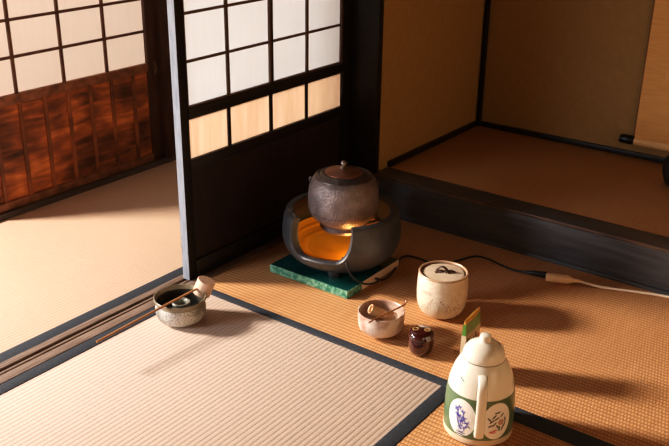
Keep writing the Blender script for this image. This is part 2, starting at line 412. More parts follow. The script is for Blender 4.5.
# far sill
b = MB(); b.box(-2.88, -2.787, -1.2, 2.66, -.05, .018, M['sill_dark'], .002)
b.box(-2.800, -2.787, -1.2, 2.66, .018, .022, M['sill_dark'], .001)
struct('trim_5', b)
b = MB(); b.box(-2.86, -2.785, 2.556, 2.64, .018, ZC, M['wood_rust_dk'], .003); struct('trim_6', b)      # far post
b = MB(); b.box(-1.93, -1.87, -1.2, 2.655, 1.80, 1.92, M['wood_dark'], .004); struct('trim_7', b)       # lintel
b = MB(); b.box(-1.94, -1.86, -1.2, 2.655, 1.92, ZC, M['plaster']); struct('wall_over_lintel', b)

# ------------------------------------------------------------------ near sliding screen (door_1)
d1 = struct('door_1', None, 'dark framed paper sliding screen standing half open behind the kettle')
d1.location = (XP, 1.785, 0)
X0 = -.030
def dbx(name, y0, y1, z0, z1, m, x0=X0, x1=0.0, bev=.0015, par=None, Y=1.785):
    return bx(name, x0, x1, y0-Y, y1-Y, z0, z1, m, par or d1, bev)
b = MB(); b.box(X0, 0, 0, .033, .002, 1.80, M['wood_dark'], .0015)
b.box(X0+.001, -.001, -.0012, .001, .004, 1.798, M['wood_end_lit'])
o = b.build('stile', d1); o['label'] = 'free-edge stile, faded end face painted pale with sky light'
dbx('stile', 2.606, 2.654, .002, 1.80, M['wood_dark'])
dbx('bottom_rail', 1.818, 2.606, .002, .062, M['wood_dark_h'])
dbx('rail', 1.818, 2.606, .366, .404, M['wood_dark_h'])
dbx('rail', 1.818, 2.606, .532, .566, M['wood_dark_h'], x1=.002)
dbx('top_rail', 1.818, 2.606, 1.74, 1.80, M['wood_dark_h'])
b = MB(); b.box(-.020, -.010, 1.817-1.785, 2.607-1.785, .060, .368, M['wood_kick'])
b.build('kickboard', d1)
b = MB(); b.box(-.012, -.011, 1.817-1.785, 2.607-1.785, .402, .534, M['paper_low']); o = b.build('paper', d1); o['label'] = 'lower row paper, orange tint standing for floor bounce'
b = MB(); b.box(-.012, -.011, 1.817-1.785, 2.607-1.785, .564, 1.742, M['paper_near']); b.build('paper', d1)
b = MB()
for y in (2.000, 2.206, 2.399):
    w = .0062 if y != 2.206 else .007
    b.box(-.0105, -.004, y-w-1.785, y+w-1.785, .403, .533, M['wood_dark'], .001)
b.build('lattice', d1)
# two raised sashes that carry the upper lattice
for y0, y1, ym in ((1.819, 2.209, 2.003), (2.211, 2.605, 2.402)):
    b = MB()
    fw = .009
    for (a0, a1) in ((y0, y0+.004), (y1-fw, y1)):
        b.box(-.0105, -.001, a0-1.785, a1-1.785, .567, 1.738, M['wood_brown'], .001)
    if y1 > 2.5:
        b.box(-.0105, -.001, y0-1.785, y0+.006-1.785, .567, 1.738, M['wood_brown'], .001)
    b.box(-.0105, -.001, y0-1.785, y1-1.785, .567, .573, M['wood_brown'], .001)
    b.box(-.0105, -.001, y0-1.785, y1-1.785, 1.726, 1.738, M['wood_brown'], .001)
    sash = b.build('sash_frame', d1)
    b = MB()
    b.box(-.0105, -.004, ym-.0062-1.785, ym+.0062-1.785, .572, 1.727, M['wood_brown'], .001)
    for k in range(1, 8):
        z = .565 + .141*k
        b.box(-.0105, -.005, y0+.004-1.785, y1-.008-1.785, z-.0045, z+.0045, M['wood_brown'], .001)
    b.build('lattice', sash)

# ------------------------------------------------------------------ far sliding screen (door_2)
XF = -2.806
Y0, Y1 = 1.685, 2.556
d2 = struct('door_2', None, 'far paper sliding screen with weathered orange board below')
d2.location = (XF, Y0, 0)
def fbx(name, y0, y1, z0, z1, m, x0=-.034, x1=0.0, par=None, bev=.0015):
    return bx(name, x0, x1, y0-Y0, y1-Y0, z0, z1, m, par or d2, bev)
fbx('stile', Y0, Y0+.032, .020, 1.82, M['wood_rust'])
fbx('stile', 2.492, Y1, .020, 1.82, M['wood_rust_dk'])
fbx('bottom_rail', Y0+.032, 2.492, .020, .052, M['wood_rust'])
fbx('rail', Y0+.032, 2.492, .414, .450, M['wood_rust'])
fbx('top_rail', Y0+.032, 2.492, 1.77, 1.82, M['wood_rust'])
b = MB(); b.box(-.022, -.012, Y0+.031-Y0, 2.493-Y0, .050, .416, M['board']); b.build('kickboard', d2)
for y in (1.757, 1.867, 1.976, 2.084, 2.190, 2.298, 2.412):
    fbx('batten', y-.007, y+.007, .050, .416, M['batten'], x0=-.013, x1=-.003)
b = MB(); b.box(-.0165, -.0155, .031, 2.493-Y0, .449, 1.772, M['paper_far']); b.build('paper', d2)
b = MB()
for y in (1.862, 2.075, 2.284):
    b.box(-.0155, -.006, y-.006-Y0, y+.006-Y0, .449, 1.772, M['wood_lattice_far'], .001)
for k in range(1, 10):
    z = .450 + .132*k
    if z < 1.76: b.box(-.0155, -.009, .031, 2.493-Y0, z-.0055, z+.0055, M['wood_lattice_far'], .001)
b.build('lattice', d2)
b = MB(); b.box(0, .005, 2.520-Y0, 2.536-Y0, .395, .455, M['latch'], .002)
b.tube([(.006, 2.528-Y0, .44), (.012, 2.528-Y0, .425), (.006, 2.528-Y0, .41)], .003, M['latch'])
b.build('latch', d2)

# ------------------------------------------------------------------ tatami
def tatami(loc, label, x0, x1, y0, y1, m, borders, z=0.0, group=None):
    t = thing('tatami_mat', loc, label, 'tatami mat', group)
    bx('mat_body', x0-loc[0], x1-loc[0], y0-loc[1], y1-loc[1], -.05, 0.0, m, t, .0015)
    for (a0, a1, c0, c1) in borders:
        bx('border_cloth', a0-loc[0], a1-loc[0], c0-loc[1], c1-loc[1], -.004, .0018, M['heri'], t, .0008)
    return t
tatami((-1.37, .9, 0), 'pale sunlit tatami mat under the ladle bowl, dark cloth along its long sides',
       -1.845, -.895, -.14, 1.7605, M['tat_pale'], [(-1.845, -1.806, -.14, 1.7605), (-.934, -.895, -.14, 1.7605)])
tatami((-.9, 2.2, 0), 'orange-brown tatami mat carrying the brazier, tea bowl and water jar',
       -1.845, 1.2, 1.7615, YS-.007, M['tat_tan'], [(-1.845, 1.2, 1.7615, 1.791)])
tatami((.0, 1.3, 0), 'orange-brown tatami mat in front of and under the cream flask',
       -.894, 1.0, .80, 1.7605, M['tat_tan'], [(-.894, 1.0, 1.733, 1.7605)])
tatami((-2.36, 1.5, 0), 'bright pale tatami mat in the side room before the far screen',
       -2.786, -1.935, -1.2, 3.3, M['tat_far'], [(-1.979, -1.935, -1.2, 3.3)])
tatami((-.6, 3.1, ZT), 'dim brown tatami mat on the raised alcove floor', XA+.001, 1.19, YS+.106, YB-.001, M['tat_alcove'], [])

# ------------------------------------------------------------------ glazed board
t = thing('glazed_tile_board', (-1.568, 2.17, 0), 'green glazed square board lying under the charcoal brazier', 'board')
bw, y0, y1 = .156, -.170, .122
bx('board_slab', -bw, bw, y0, y1, .002, .028, M['green_tile'], t, .002)
o = bx('front_edge', -bw-.001, bw+.001, y0-.003, y0+.0005, .001, .0275, M['green_edge'], t, .001); o['label'] = 'mottled pale green glazed front edge'
o = bx('side_edge', bw-.0005, bw+.002, y0+.075, y1, .001, .0275, M['tile_bare'], t, .001); o['label'] = 'bare cream side edge'
bx('side_edge', bw-.0005, bw+.002, y0, y0+.075, .001, .0275, M['green_edge'], t, .001)

# ------------------------------------------------------------------ brazier
FC = (-1.5505, 2.155)
fz = .028
t = thing('brazier', (FC[0], FC[1], fz), 'round charcoal-grey tea brazier with a wide front opening, holding the kettle', 'brazier')
def furo_out(z):   # outer radius above board, z from .018 to .188
    pts = [(.018, .108), (.030, .143), (.050, .170), (.075, .186), (.100, .1925), (.130, .1935), (.160, .190), (.180, .185), (.192, .181)]
    if z <= pts[0][0]: return pts[0][1]
    for (a, ra), (c, rc) in zip(pts, pts[1:]):
        if z <= c: return ra + (rc-ra)*(z-a)/(c-a)
    return pts[-1][1]
ZR = .190
def furo():
    b = MB(); m = M['iron_furo']
    ac, hw, zb = math.radians(-77.5), math.radians(34.0), .078
    def top(a):
        d = (a-ac+PI) % (2*PI) - PI
        u = abs(d)/hw
        if u >= 1.0: return ZR
        k = min(1.0, u)
        # rounded U: flat bottom, quarter-round corners, near vertical sides
        if k < .45: return zb
        s = (k-.45)/.55
        return zb + (ZR-zb)*(1-math.sqrt(max(0, 1-s**2.2)))
    angs = set()
    for i in range(96): angs.add(round(2*PI*i/96, 5))
    for e in (-1, 1):
        for j in range(26):
            s = (j/25)
            k = .45+.55*(1-(1-s)**2.4)
            angs.add(round((ac+e*hw*k) % (2*PI), 5))
        angs.add(round((ac+e*hw*1.0015) % (2*PI), 5)); angs.add(round((ac+e*hw*1.03) % (2*PI), 5))
    angs = sorted(angs)
    NO = 14; th = .026
    cols = []
    for a in angs:
        zt = top(a); col = []
        for i in range(NO+1):
            z = .018 + (zt-.018)*i/NO
            col.append((furo_out(z), z))
        ro = furo_out(zt)
        # rounded lip
        col.append((ro-.003, zt+.0035)); col.append((ro-th/2, zt+.005)); col.append((ro-th+.003, zt+.0035))
        for i in range(NO, -1, -1):
            z = .032 + (zt-.032)*i/NO
            col.append((max(furo_out(z)-th, .02), z))
        cols.append([b.bm.verts.new((r*cos(a), r*sin(a), z)) for r, z in col])
    n = len(cols)
    for i in range(n):
        A, B = cols[i], cols[(i+1) % n]
        for j in range(len(A)-1):
            b.face([A[j], B[j], B[j+1], A[j+1]], m, True)
    b.face([c[0] for c in cols][::-1], m); b.face([c[-1] for c in cols], m)
    return b
o = furo().build('brazier_bowl', t)
for k in range(3):
    a = math.radians(-66+120*k)
    b = MB(); b.lathe([(0, 0), (.016, .0), (.019, .004), (.022, .014), (.024, .030), (0, .030)], M['iron_furo'], 20, (.105*cos(a), .105*sin(a), 0))
    b.build('foot', t)
b = MB()
b.lathe([(.0, .050), (.110, .056), (.140, .074), (.152, .092), (.157, .104), (.161, .109), (.164, .104), (.158, .090), (.146, .071), (.112, .050), (.0, .044)], M['liner'], 72)
# keep the liner open towards the mouth of the brazier
ac = math.radians(-77.5)
dele = []
for f in b.bm.faces:
    c = f.calc_center_median()
    a = (math.atan2(c.y, c.x)-ac+PI) % (2*PI) - PI
    if abs(a) < math.radians(38) and c.z > .072 and math.hypot(c.x, c.y) > .10: dele.append(f)
bmesh.ops.delete(b.bm, geom=dele, context='FACES')
o = b.build('heater_liner', t); o['label'] = 'orange copper liner inside the opening, with added glow'
for k in range(3):
    a = math.radians((15, 75, 140)[k])
    b = MB(); b.tube([(.166*cos(a), .166*sin(a), .110), (.12*cos(a), .12*sin(a), .112), (.060*cos(a), .060*sin(a), .1165)], .005, M['iron_furo'])
    b.build('kettle_support', t)

# ------------------------------------------------------------------ kettle
t = thing('kettle', (FC[0]+.005, FC[1]+.000, .150), 'dark brown cast iron tea kettle with copper lid seated in the brazier', 'kettle')
b = MB()
prof = [(0, 0), (.055, 0), (.066, .003), (.073, .010), (.075, .015), (.070, .020), (.074, .030), (.090, .042), (.102, .053), (.109, .066),
        (.1130, .084), (.1138, .105), (.1125, .130), (.1100, .150), (.1045, .168), (.098, .1775), (.093, .183)]
b.lathe(prof, M['iron_kettle'], 80)
body = b.build('kettle_body', t)
KU = .049
b = MB()
b.lathe([(.094, .132), (.093, .1365), (.088, .1395), (.081, .142), (.079, .1405), (.075, .142), (.070, .146), (.066, .147), (.062, .1455), (.058, .144)], M['iron_smooth'], 80)
b.build('shoulder_ring', t, (0, 0, KU))
b = MB()
for k in range(64):
    a = 2*PI*k/64
    for (r, z, s) in ((.1105, .074, .0024),):
        b.lathe([(0, -s), (s*.8, -s*.6), (s, 0), (s*.8, s*.6), (0, s)], M['iron_smooth'], 6, (r*cos(a), r*sin(a), z))
b.build('bead_row', body)
for a in (math.radians(205), math.radians(25)):
    b = MB(); c = Vector((.1045*cos(a), .1045*sin(a), .162)); u = Vector((cos(a), sin(a), 0))
    b.tube([c + u*(.006*sin(q)*1.1) + Vector((0, 0, .008*cos(q))) for q in [PI*i/8 for i in range(9)]], .0035, M['iron_smooth'], 8)
    b.build('lug', t)
b = MB()
b.lathe([(0, .144), (.060, .144), (.0615, .147), (.0605, .1495), (.052, .1520), (.035, .1565), (.018, .1592), (.010, .160), (0, .160)], M['bronze'], 64)
lid = b.build('lid', t, (0, 0, KU))
b = MB()
b.lathe([(0, .159), (.0125, .159), (.0135, .1615), (.0095, .1650), (.0058, .168), (.0068, .1705), (.0098, .1735), (.0108, .1775), (.0092, .1815), (.005, .184), (0, .1845)], M['silver'], 32)
b.build('knob', lid)

# ------------------------------------------------------------------ heater cord + extension
b = MB()
ca = lambda az, r, z: (FC[0]+r*cos(math.radians(az)), FC[1]+r*sin(math.radians(az)), z)
ctrl = [ca(-52, .120, .100), ca(-51, .150, .113), ca(-50, .176, .1195), ca(-49, .194, .113), ca(-47, .2005, .092), ca(-42, .2035, .066), ca(-33, .205, .046), ca(-22, .198, .037), ca(-12, .180, .033), (-1.398, 2.135, .022), (-1.392, 2.170, .006),
        (-1.398, 2.230, .004), (-1.420, 2.300, .004), (-1.438, 2.350, .004), (-1.425, 2.379, .004), (-1.39, 2.384, .004), (-1.342, 2.381, .004), (-1.30, 2.40, .004), (-1.272, 2.455, .004),
        (-1.244, 2.518, .004), (-1.199, 2.527, .004), (-1.147, 2.513, .004), (-1.093, 2.502, .004), (-1.052, 2.506, .006)]
b.tube(smooth_curve(ctrl, 8), .0034, M['cord_black'], 10)
t = b.build('heater_cord'); tag(t, 'thin black power cord running from the brazier opening past the water jar', 'cord')
b = MB(); b.tube([(-1.056, 2.5058, .006), (-1.045, 2.5065, .0085), (-1.02, 2.511, .0105), (-.985, 2.5195, .012), (-.980, 2.5207, .012)], [.0036, .0055, .0085, .0105, .0105], M['cord_black'], 14, True)
b.build('plug', t)
t = thing('extension_cord', (-.93, 2.53, 0), 'cream extension cord with its socket on the tatami before the alcove edge', 'cord')
d = Vector((.121, .048, 0)).normalized(); nrm = Vector((-d.y, d.x, 0))
mtx = Matrix(((d.x, nrm.x, 0, -.93+.93-.050*d.x), (d.y, nrm.y, 0, -.050*d.y-.010), (0, 0, 1, .0135), (0, 0, 0, 1)))
b = MB(); q = bmesh.new()
secs = [(0, .0135, .0105), (.004, .0150, .0120), (.030, .0155, .0122), (.064, .0155, .0122), (.075, .0135, .0110), (.083, .0078, .0078), (.088, .0062, .0062), (.104, .0052, .0052), (.112, .0042, .0042)]
rings = []
for (x, w, h) in secs:
    rings.append([q.verts.new((x, w*(abs(cos(a))**.6)*(1 if cos(a) > 0 else -1), h*(abs(sin(a))**.6)*(1 if sin(a) > 0 else -1))) for a in [2*PI*i/20+.01 for i in range(20)]])
for A, B in zip(rings, rings[1:]):
    for i in range(20): q.faces.new([A[i], A[(i+1) % 20], B[(i+1) % 20], B[i]])
q.faces.new(rings[0][::-1]); q.faces.new(rings[-1])
b.merge(q, M['socket'], mtx, True)
b.build('socket', t)
b = MB()
e = mtx @ Vector((.110, 0, -.001))
ctrl = [tuple(e), (e.x+.035, e.y+.008, .008), (e.x+.075, e.y+.018, .006), (-.70+.93, 2.600-2.53, .005), (-.617+.93, 2.625-2.53, .005), (-.50+.93, 2.632-2.53, .005), (-.30+.93, 2.60-2.53, .005), (.0+.93, 2.50-2.53, .005)]
b.tube(smooth_curve(ctrl, 8), .0042, M['cord_white'], 10)
b.build('cable', t)

# ------------------------------------------------------------------ waste-water bowl, lid rest and ladle
KC = (-1.726, 1.594)
t = thing('waste_water_bowl', (KC[0], KC[1], .0018), 'squat carved grey stoneware bowl beside the sill with a ladle across it', 'bowl')
b = MB()
b.lathe([(0, 0), (.050, 0), (.058, .003), (.068, .013), (.0735, .028), (.0745, .042), (.0725, .053), (.0705, .0575)], M['kensui_body'], 72)
b.build('bowl_body', t)
b = MB()
b.lathe([(.0705, .0572), (.0715, .060), (.0755, .066), (.0780, .071), (.0780, .0745), (.0755, .0765), (.0725, .0750), (.0710, .071), (.0690, .064)], M['kensui_rim'], 72)
b.build('rim', t)
b = MB()
b.lathe([(.0710, .071), (.0687, .060), (.0700, .045), (.0685, .028), (.060, .014), (.045, .010), (0, .010)], M['kensui_in'], 72)
b.build('inner_glaze', t)
FK = (KC[0]-.002, KC[1]+.004)
b = MB()
b.lathe([(.017, 0), (.026, 0), (.0275, .004), (.025, .020), (.0265, .037), (.0275, .0425), (.0255, .045), (.020, .044), (.0165, .040), (.015, .020), (.017, 0)], M['futaoki'], 48, (0, 0, 0))
o = b.build('lid_rest', None, (FK[0], FK[1], .0125)); tag(o, 'small grey-green ceramic lid rest ring standing inside the grey bowl', 'lid rest')
t = thing('bamboo_ladle', (-1.705, 1.652, .0815), 'bamboo water ladle with long thin handle lying across the grey bowl', 'ladle')
mtx = Matrix.Translation((.004, .016, .004)) @ Matrix.Rotation(math.radians(18), 4, 'Y') @ Matrix.Rotation(math.radians(-14), 4, 'X')
b = MB()
b.lathe([(0, .0235), (.0255, .0235), (.0268, .0220), (.0272, -.022), (.0262, -.0235), (.0242, -.0235), (.0242, .018), (0, .018)], M['bamboo_cup'], 48, (0, 0, 0), mtx)
b.build('cup', t)
b = MB()
ctrl = [(.003, .016, .0085), (.001, -.02, .0075), (-.003, -.10, .004), (-.008, -.25, -.002), (-.010, -.375, -.006)]
b.tube(smooth_curve(ctrl, 6), .0040, M['bamboo_handle'], 10, True, (.7, 1.15))
b.build('handle', t)

# ------------------------------------------------------------------ tea bowl, whisk, scoop
CC = (-1.214, 1.889)
t = thing('tea_bowl', (CC[0], CC[1], .002), 'pinkish-white tea bowl between brazier and lacquer caddy holding a whisk', 'bowl')
b = MB()
wob = lambda a, z: 1 + .012*sin(2*a+.6)+.008*sin(3*a)
b.lathe([(0, .003), (.030, .003), (.031, 0), (.035, 0), (.037, .004), (.052, .010), (.062, .020), (.0655, .034), (.0665, .052), (.067, .068), (.0665, .072), (.0645, .0735), (.0625, .071)], M['chawan'], 72, (0, 0, 0), None, None, wob)
b.build('bowl_body', t)
b = MB()
b.lathe([(.0627, .0712), (.0612, .052), (.059, .034), (.050, .020), (.030, .0135), (0, .012)], M['chawan_in'], 72, (0, 0, 0), None, None, wob)
b.build('inner_glaze', t)
t = thing('tea_whisk', (-1.202, 1.872, .04), 'bamboo tea whisk lying in the tea bowl with round handle end up', 'whisk')
ax = Vector((.52, .58, -.46)).normalized()
zq = Vector((0, 0, 1)).rotation_difference(ax).to_matrix().to_4x4()
mtx = Matrix.Translation((-.033, -.006, .0420)) @ zq @ Matrix.Scale(1.15, 4)
b = MB(); b.lathe([(0, .006), (.0085, .006), (.0095, .0), (.0118, -.001), (.0128, .002), (.0128, .040), (.0115, .043), (0, .043)], M['bamboo'], 32, (0, 0, 0), mtx); b.build('handle', t)
b = MB()
for k in range(28):
    a = 2*PI*k/28
    pts = [mtx @ Vector((r*cos(a), r*sin(a), z)) for r, z in ((.0105, .041), (.0125, .050), (.0165, .060), (.0175, .066), (.015, .071))]
    b.tube(pts, .0009, M['bamboo'], 5)
o = b.build('tines', t)
b = MB()
ctrl = [(0, 0, 0), (.004, .02, .0022), (.012, .06, .0035), (.020, .10, .0045), (.027, .134, .006), (.029, .144, .0105), (.0295, .148, .0160)]
b.tube(smooth_curve(ctrl, 5), [.0026]*15+[.0030]*8+[.0036]*8, M['bamboo_dark'], 10, True, (.55, 1.2))
o = b.build('tea_scoop', None, (-1.200, 1.805, .0765)); tag(o, 'slender brown bamboo tea scoop resting across the tea bowl rim', 'scoop')

# ------------------------------------------------------------------ lacquer caddy
t = thing('tea_caddy', (-1.066, 1.868, .0015), 'glossy dark red lacquer tea caddy with gold spots on its lid', 'tea caddy')
b = MB(); b.lathe([(0, 0), (.024, 0), (.028, .003), (.0335, .014), (.0362, .028), (.0368, .042), (.0366, .0452), (0, .0452)], M['lacquer'], 64); b.build('caddy_body', t)
b = MB(); b.lathe([(0, .0455), (.0367, .0455), (.0369, .0465), (.0366, .055), (.034, .0645), (.0295, .0690), (.020, .0705), (0, .071)], M['lacquer'], 64)
lid = b.build('lid', t)
b = MB()
for (x, y, r) in ((-.0165, -.004, .0095), (.0125, .010, .0090)):
    b.lathe([(r*.55, 0.0), (r*.62, .0014), (r, .0012), (r*1.02, -.003)], M['gold'], 24, (x, y, .0703))
    b.lathe([(0, .0004), (r*.6, .0002)], M['bronze'], 24, (x, y, .0705))
b.build('gold_spots', lid)

# ------------------------------------------------------------------ water jar
def surf_patch(b, prof, poly, m, off, sub=6):
    """2D stroke polygons (angle, height) laid on a lathe surface given by prof(z)"""
    vs = [b.bm.verts.new(((prof(z)+off)*cos(a), (prof(z)+off)*sin(a), z)) for a, z in poly]
    b.face(vs, m, True)
def stroke(b, prof, pts, w, m, off=.0006):
    """a tapering brush stroke following (angle, height) points"""
    n = len(pts)
    Lft, Rgt = [], []
    for i, (a, z) in enumerate(pts):
        a0, z0 = pts[max(i-1, 0)]; a1, z1 = pts[min(i+1, n-1)]
        r = prof(z); dx, dz = (a1-a0)*r, z1-z0; l = math.hypot(dx, dz) or 1
        k = w*(.35+.65*sin(PI*(i+.5)/n))
        nx, nz = -dz/l*k, dx/l*k
        for lst, s in ((Lft, 1), (Rgt, -1)):
            aa, zz = a+s*nx/r, z+s*nz
            rr = prof(zz)+off
            lst.append(b.bm.verts.new((rr*cos(aa), rr*sin(aa), zz)))
    for i in range(n-1): b.face([Lft[i], Lft[i+1], Rgt[i+1], Rgt[i]], m, True)
def interp(pts):
    def f(z):
        if z <= pts[0][1]: return pts[0][0]
        for (ra, za), (rb, zb) in zip(pts, pts[1:]):
            if z <= zb: return ra+(rb-ra)*(z-za)/(zb-za) if zb > za else rb
        return pts[-1][0]
    return f
MC = (-1.139, 2.106)
t = thing('water_jar', (MC[0], MC[1], .0015), 'white crackle-glazed lidded water jar standing beside the black cord', 'jar')
mp_ = [(r*.968, z*.985) for r, z in [(.048, 0), (.056, .004), (.066, .013), (.0735, .029), (.0775, .048), (.0790, .073), (.0785, .098), (.0768, .122), (.0758, .131), (.0755, .135)]]
b = MB()
b.lathe([(0, 0)] + mp_, M['miz'], 80)
P_m = interp(mp_)
va = math.atan2(-MC[1], -MC[0])
random.seed(5)
for k in range(16):
    a = va + random.uniform(-1.0, .9); z = random.uniform(.012, .035); ln = random.uniform(.025, .06); bend = random.uniform(-.35, .35)
    stroke(b, P_m, [(a+bend*s*s, z+ln*s) for s in [i/6 for i in range(7)]], .00042, M['ink_brown'])
for k in range(3):
    a = va-.78+.16*k; z = .092
    ring = [(a+.055*cos(2*PI*i/10), z+.0045*sin(2*PI*i/10)) for i in range(11)]
    stroke(b, P_m, ring, .0006, M['ink_brown'])
surf_patch(b, P_m, [(va-.03+.028*cos(2*PI*i/10), .072+.0019*sin(2*PI*i/10)) for i in range(10)], M['ink_red'], .0007)
for (a, z) in ((va-.0, .066), (va+.55, .050), (va+.15, .040), (va+.62, .047)):
    stroke(b, P_m, [(a, z), (a+.05, z+.001), (a+.11, z-.0015)], .0009, M['ink_brown'])
b.build('jar_body', t)
b = MB(); b.lathe([(r*.968, z*.985) for r, z in [(.0755, .134), (.0762, .1375), (.0745, .1400), (.0715, .1400), (.0700, .1380), (.0695, .133)]], M['miz_rim'], 80); b.build('rim', t)
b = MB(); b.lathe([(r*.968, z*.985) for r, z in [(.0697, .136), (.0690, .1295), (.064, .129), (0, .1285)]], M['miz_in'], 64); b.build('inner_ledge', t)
b = MB(); b.lathe([(r*.968, z*.985) for r, z in [(0, .129), (.0625, .129), (.0640, .1315), (.0630, .1345), (.050, .1365), (.020, .1375), (0, .1377)]], M['miz_lid'], 64)
lid = b.build('lid', t)
b = MB()
def ribbon(p0, p1, h, m, r):
    p0, p1 = Vector(p0), Vector(p1)
    b.tube([p0.lerp(p1, s) + Vector((0, 0, h*sin(PI*s))) for s in [i/10 for i in range(11)]], r, m, 8, True, (.6, 1.3))
iv = Vector((.803, .596, 0)); fv = Vector((.596, -.803, 0))      # sideways / towards the viewer side of the jar
cz = Vector((0, 0, .1352))
ribbon(cz - iv*.020 - fv*.012, cz + iv*.016 + fv*.012, .0160, M['ink_dark'], .0042)
ribbon(cz - iv*.026 + fv*.006, cz + iv*.000 + fv*.000, .0055, M['ink_dark'], .0036)
ribbon(cz + iv*.004 + fv*.008, cz + iv*.034 + fv*.001, .0055, M['ink_dark'], .0040)
b.build('knob', lid)

# ------------------------------------------------------------------ flask
TC = (-.776, 1.660)
t = thing('vacuum_flask', (TC[0], TC[1], .001), 'cream vacuum flask with domed lid, side handle and flower-printed green band', 'flask')
va = math.atan2(-TC[1], -TC[0])
tp = [(.0800, .0), (.0835, .003), (.0842, .012), (.0828, .017)]
tb = [(.0826, .017), (.0828, .050), (.0822, .080), (.0806, .105), (.0785, .125), (.0760, .140), (.0728, .152), (.0690, .164), (.0640, .176), (.0585, .186), (.0530, .194), (.0500, .1975), (.049, .199)]
b = MB(); b.lathe([(0, 0)] + tp + [(.0826, .0103)], M['pot_base'], 80); b.build('base_ring', t)
b = MB(); b.lathe([(.0815, .016)] + tb + [(0, .199)], M['pot_cream'], 96)
P_t = interp(tb)
# little teal maker's marks on the shoulder
for (da, z, l) in ((-.78, .166, .035), (-.70, .163, .05)):
    stroke(b, P_t, [(va+da, z), (va+da+l, z-.0012), (va+da+2*l, z-.004)], .0013, M['pot_teal'], .0008)
b.build('flask_body', t)
b = MB()
P_b = lambda z: P_t(z)+.0009
b.lathe([(P_t(.0175), .0175)] + [(P_b(.018+.1055*i/24), .018+.1055*i/24) for i in range(25)] + [(P_t(.124), .124)], M['pot_green'], 96)
def oval(ca, cz_, ra, rz, m, off):
    # fan of rings so the oval hugs the curved body
    rows = []
    for j in range(0, 7):
        s = j/6
        rows.append([b.bm.verts.new(((P_b(cz_+rz*s*sin(q))+off)*cos(ca+ra*s*cos(q)), (P_b(cz_+rz*s*sin(q))+off)*sin(ca+ra*s*cos(q)), cz_+rz*s*sin(q))) for q in [2*PI*i/36 for i in range(36)]] if j else
                    [b.bm.verts.new(((P_b(cz_)+off)*cos(ca), (P_b(cz_)+off)*sin(ca), cz_))])
    for j in range(6):
        for i in range(36):
            k = (i+1) % 36
            if j == 0: b.face([rows[0][0], rows[1][i], rows[1][k]], m, True)
            else: b.face([rows[j][i], rows[j+1][i], rows[j+1][k], rows[j][k]], m, True)
aL, aR = va-.50, va+.56
oval(aL, .0690, .455, .0490, M['pot_white'], .0004)
oval(aR, .0690, .455, .0490, M['pot_white'], .0004)
S = lambda pts, w, m: stroke(b, P_b, pts, w, m, .0009)
# blue orchid
random.seed(11)
root = (aL+.02, .038)
for (da, dz, bend) in ((-.20, .058, .05), (-.10, .064, -.06), (.02, .056, .05), (.10, .050, -.05), (.24, .032, .06), (-.16, .040, -.04)):
    S([(root[0]+da*s+bend*sin(PI*s), root[1]+dz*s) for s in [i/7 for i in range(8)]], .0009, M['pot_blue'])
for (da, dz) in ((-.20, .052), (-.08, .058), (.04, .048), (.10, .034), (-.05, .036), (.02, .026), (-.15, .038), (.15, .022)):
    for q in range(4):
        an = 2*PI*q/4+random.random()
        S([(root[0]+da, root[1]+dz), (root[0]+da+.045*cos(an), root[1]+dz+.0034*sin(an)), (root[0]+da+.08*cos(an), root[1]+dz+.0062*sin(an))], .0013, M['pot_blue'])
S([(aL-.06, .040), (aL-.02, .034), (aL+.06, .032), (aL+.13, .037), (aL+.11, .048), (aL+.02, .050), (aL-.05, .046), (aL-.06, .040)], .0009, M['pot_blue'])
S([(aL+.13, .042), (aL+.20, .050), (aL+.26, .052), (aL+.30, .048)], .0014, M['pot_blue'])
for z in (.0300, .0245):
    S([(aL-.13+.30*s, z) for s in [i/5 for i in range(6)]], .0016, M['pot_navy'])
# grey leaves and pink blossom
for (da, dz, an, ln) in ((-.24, .084, 2.3, .013), (-.16, .078, .6, .014), (-.10, .090, .8, .014), (-.02, .084, .5, .014), (-.08, .070, .9, .014), (.02, .062, 2.2, .012),
                         (.08, .056, 1.5, .014), (.18, .056, 1.2, .015), (.24, .064, 1.2, .014), (.26, .078, 1.8, .013), (.14, .092, .7, .012), (.00, .100, .2, .015), (-.20, .066, .4, .011)):
    c, s_ = cos(an), sin(an)
    S([(aR+da-ln*.5*c/.0838, .068+dz-.075-ln*.5*s_), (aR+da-.2*ln*c/.0838, .068+dz-.075-.2*ln*s_), (aR+da+.2*ln*c/.0838, .068+dz-.075+.2*ln*s_), (aR+da+ln*.5*c/.0838, .068+dz-.075+ln*.5*s_)], .0022, M['pot_grey'])
for q in range(6):
    an = 2*PI*q/6
    S([(aR+.12, .066), (aR+.12+.05*cos(an), .066+.0045*sin(an)), (aR+.12+.10*cos(an), .066+.009*sin(an))], .0030, M['pot_pink'])
for (da, z) in ((-.17, .0415), (-.10, .0430), (-.04, .0445)):
    S([(aR+da-.05, z-.001), (aR+da, z+.0012), (aR+da+.05, z+.0005)], .0018, M['pot_red'])
S([(aR-.16, .0385), (aR-.08, .0395), (aR-.02, .0392)], .0013, M['pot_red'])
b.build('printed_band', t)
b = MB()
b.lathe([(.0470, .1985), (.0500, .2005), (.0506, .2030), (.0494, .2095), (.0460, .2185), (.0392, .2275), (.0290, .2350), (.0180, .2395), (.0145, .2410), (.0135, .2425), (.0135, .2505), (.0122, .2555), (.007, .2575), (0, .258)], M['pot_cream'], 72)
b.lathe([(.0488, .1978), (.0500, .1985), (.0498, .2004), (.0470, .2006)], M['pot_seam'], 72)
b.build('lid', t)
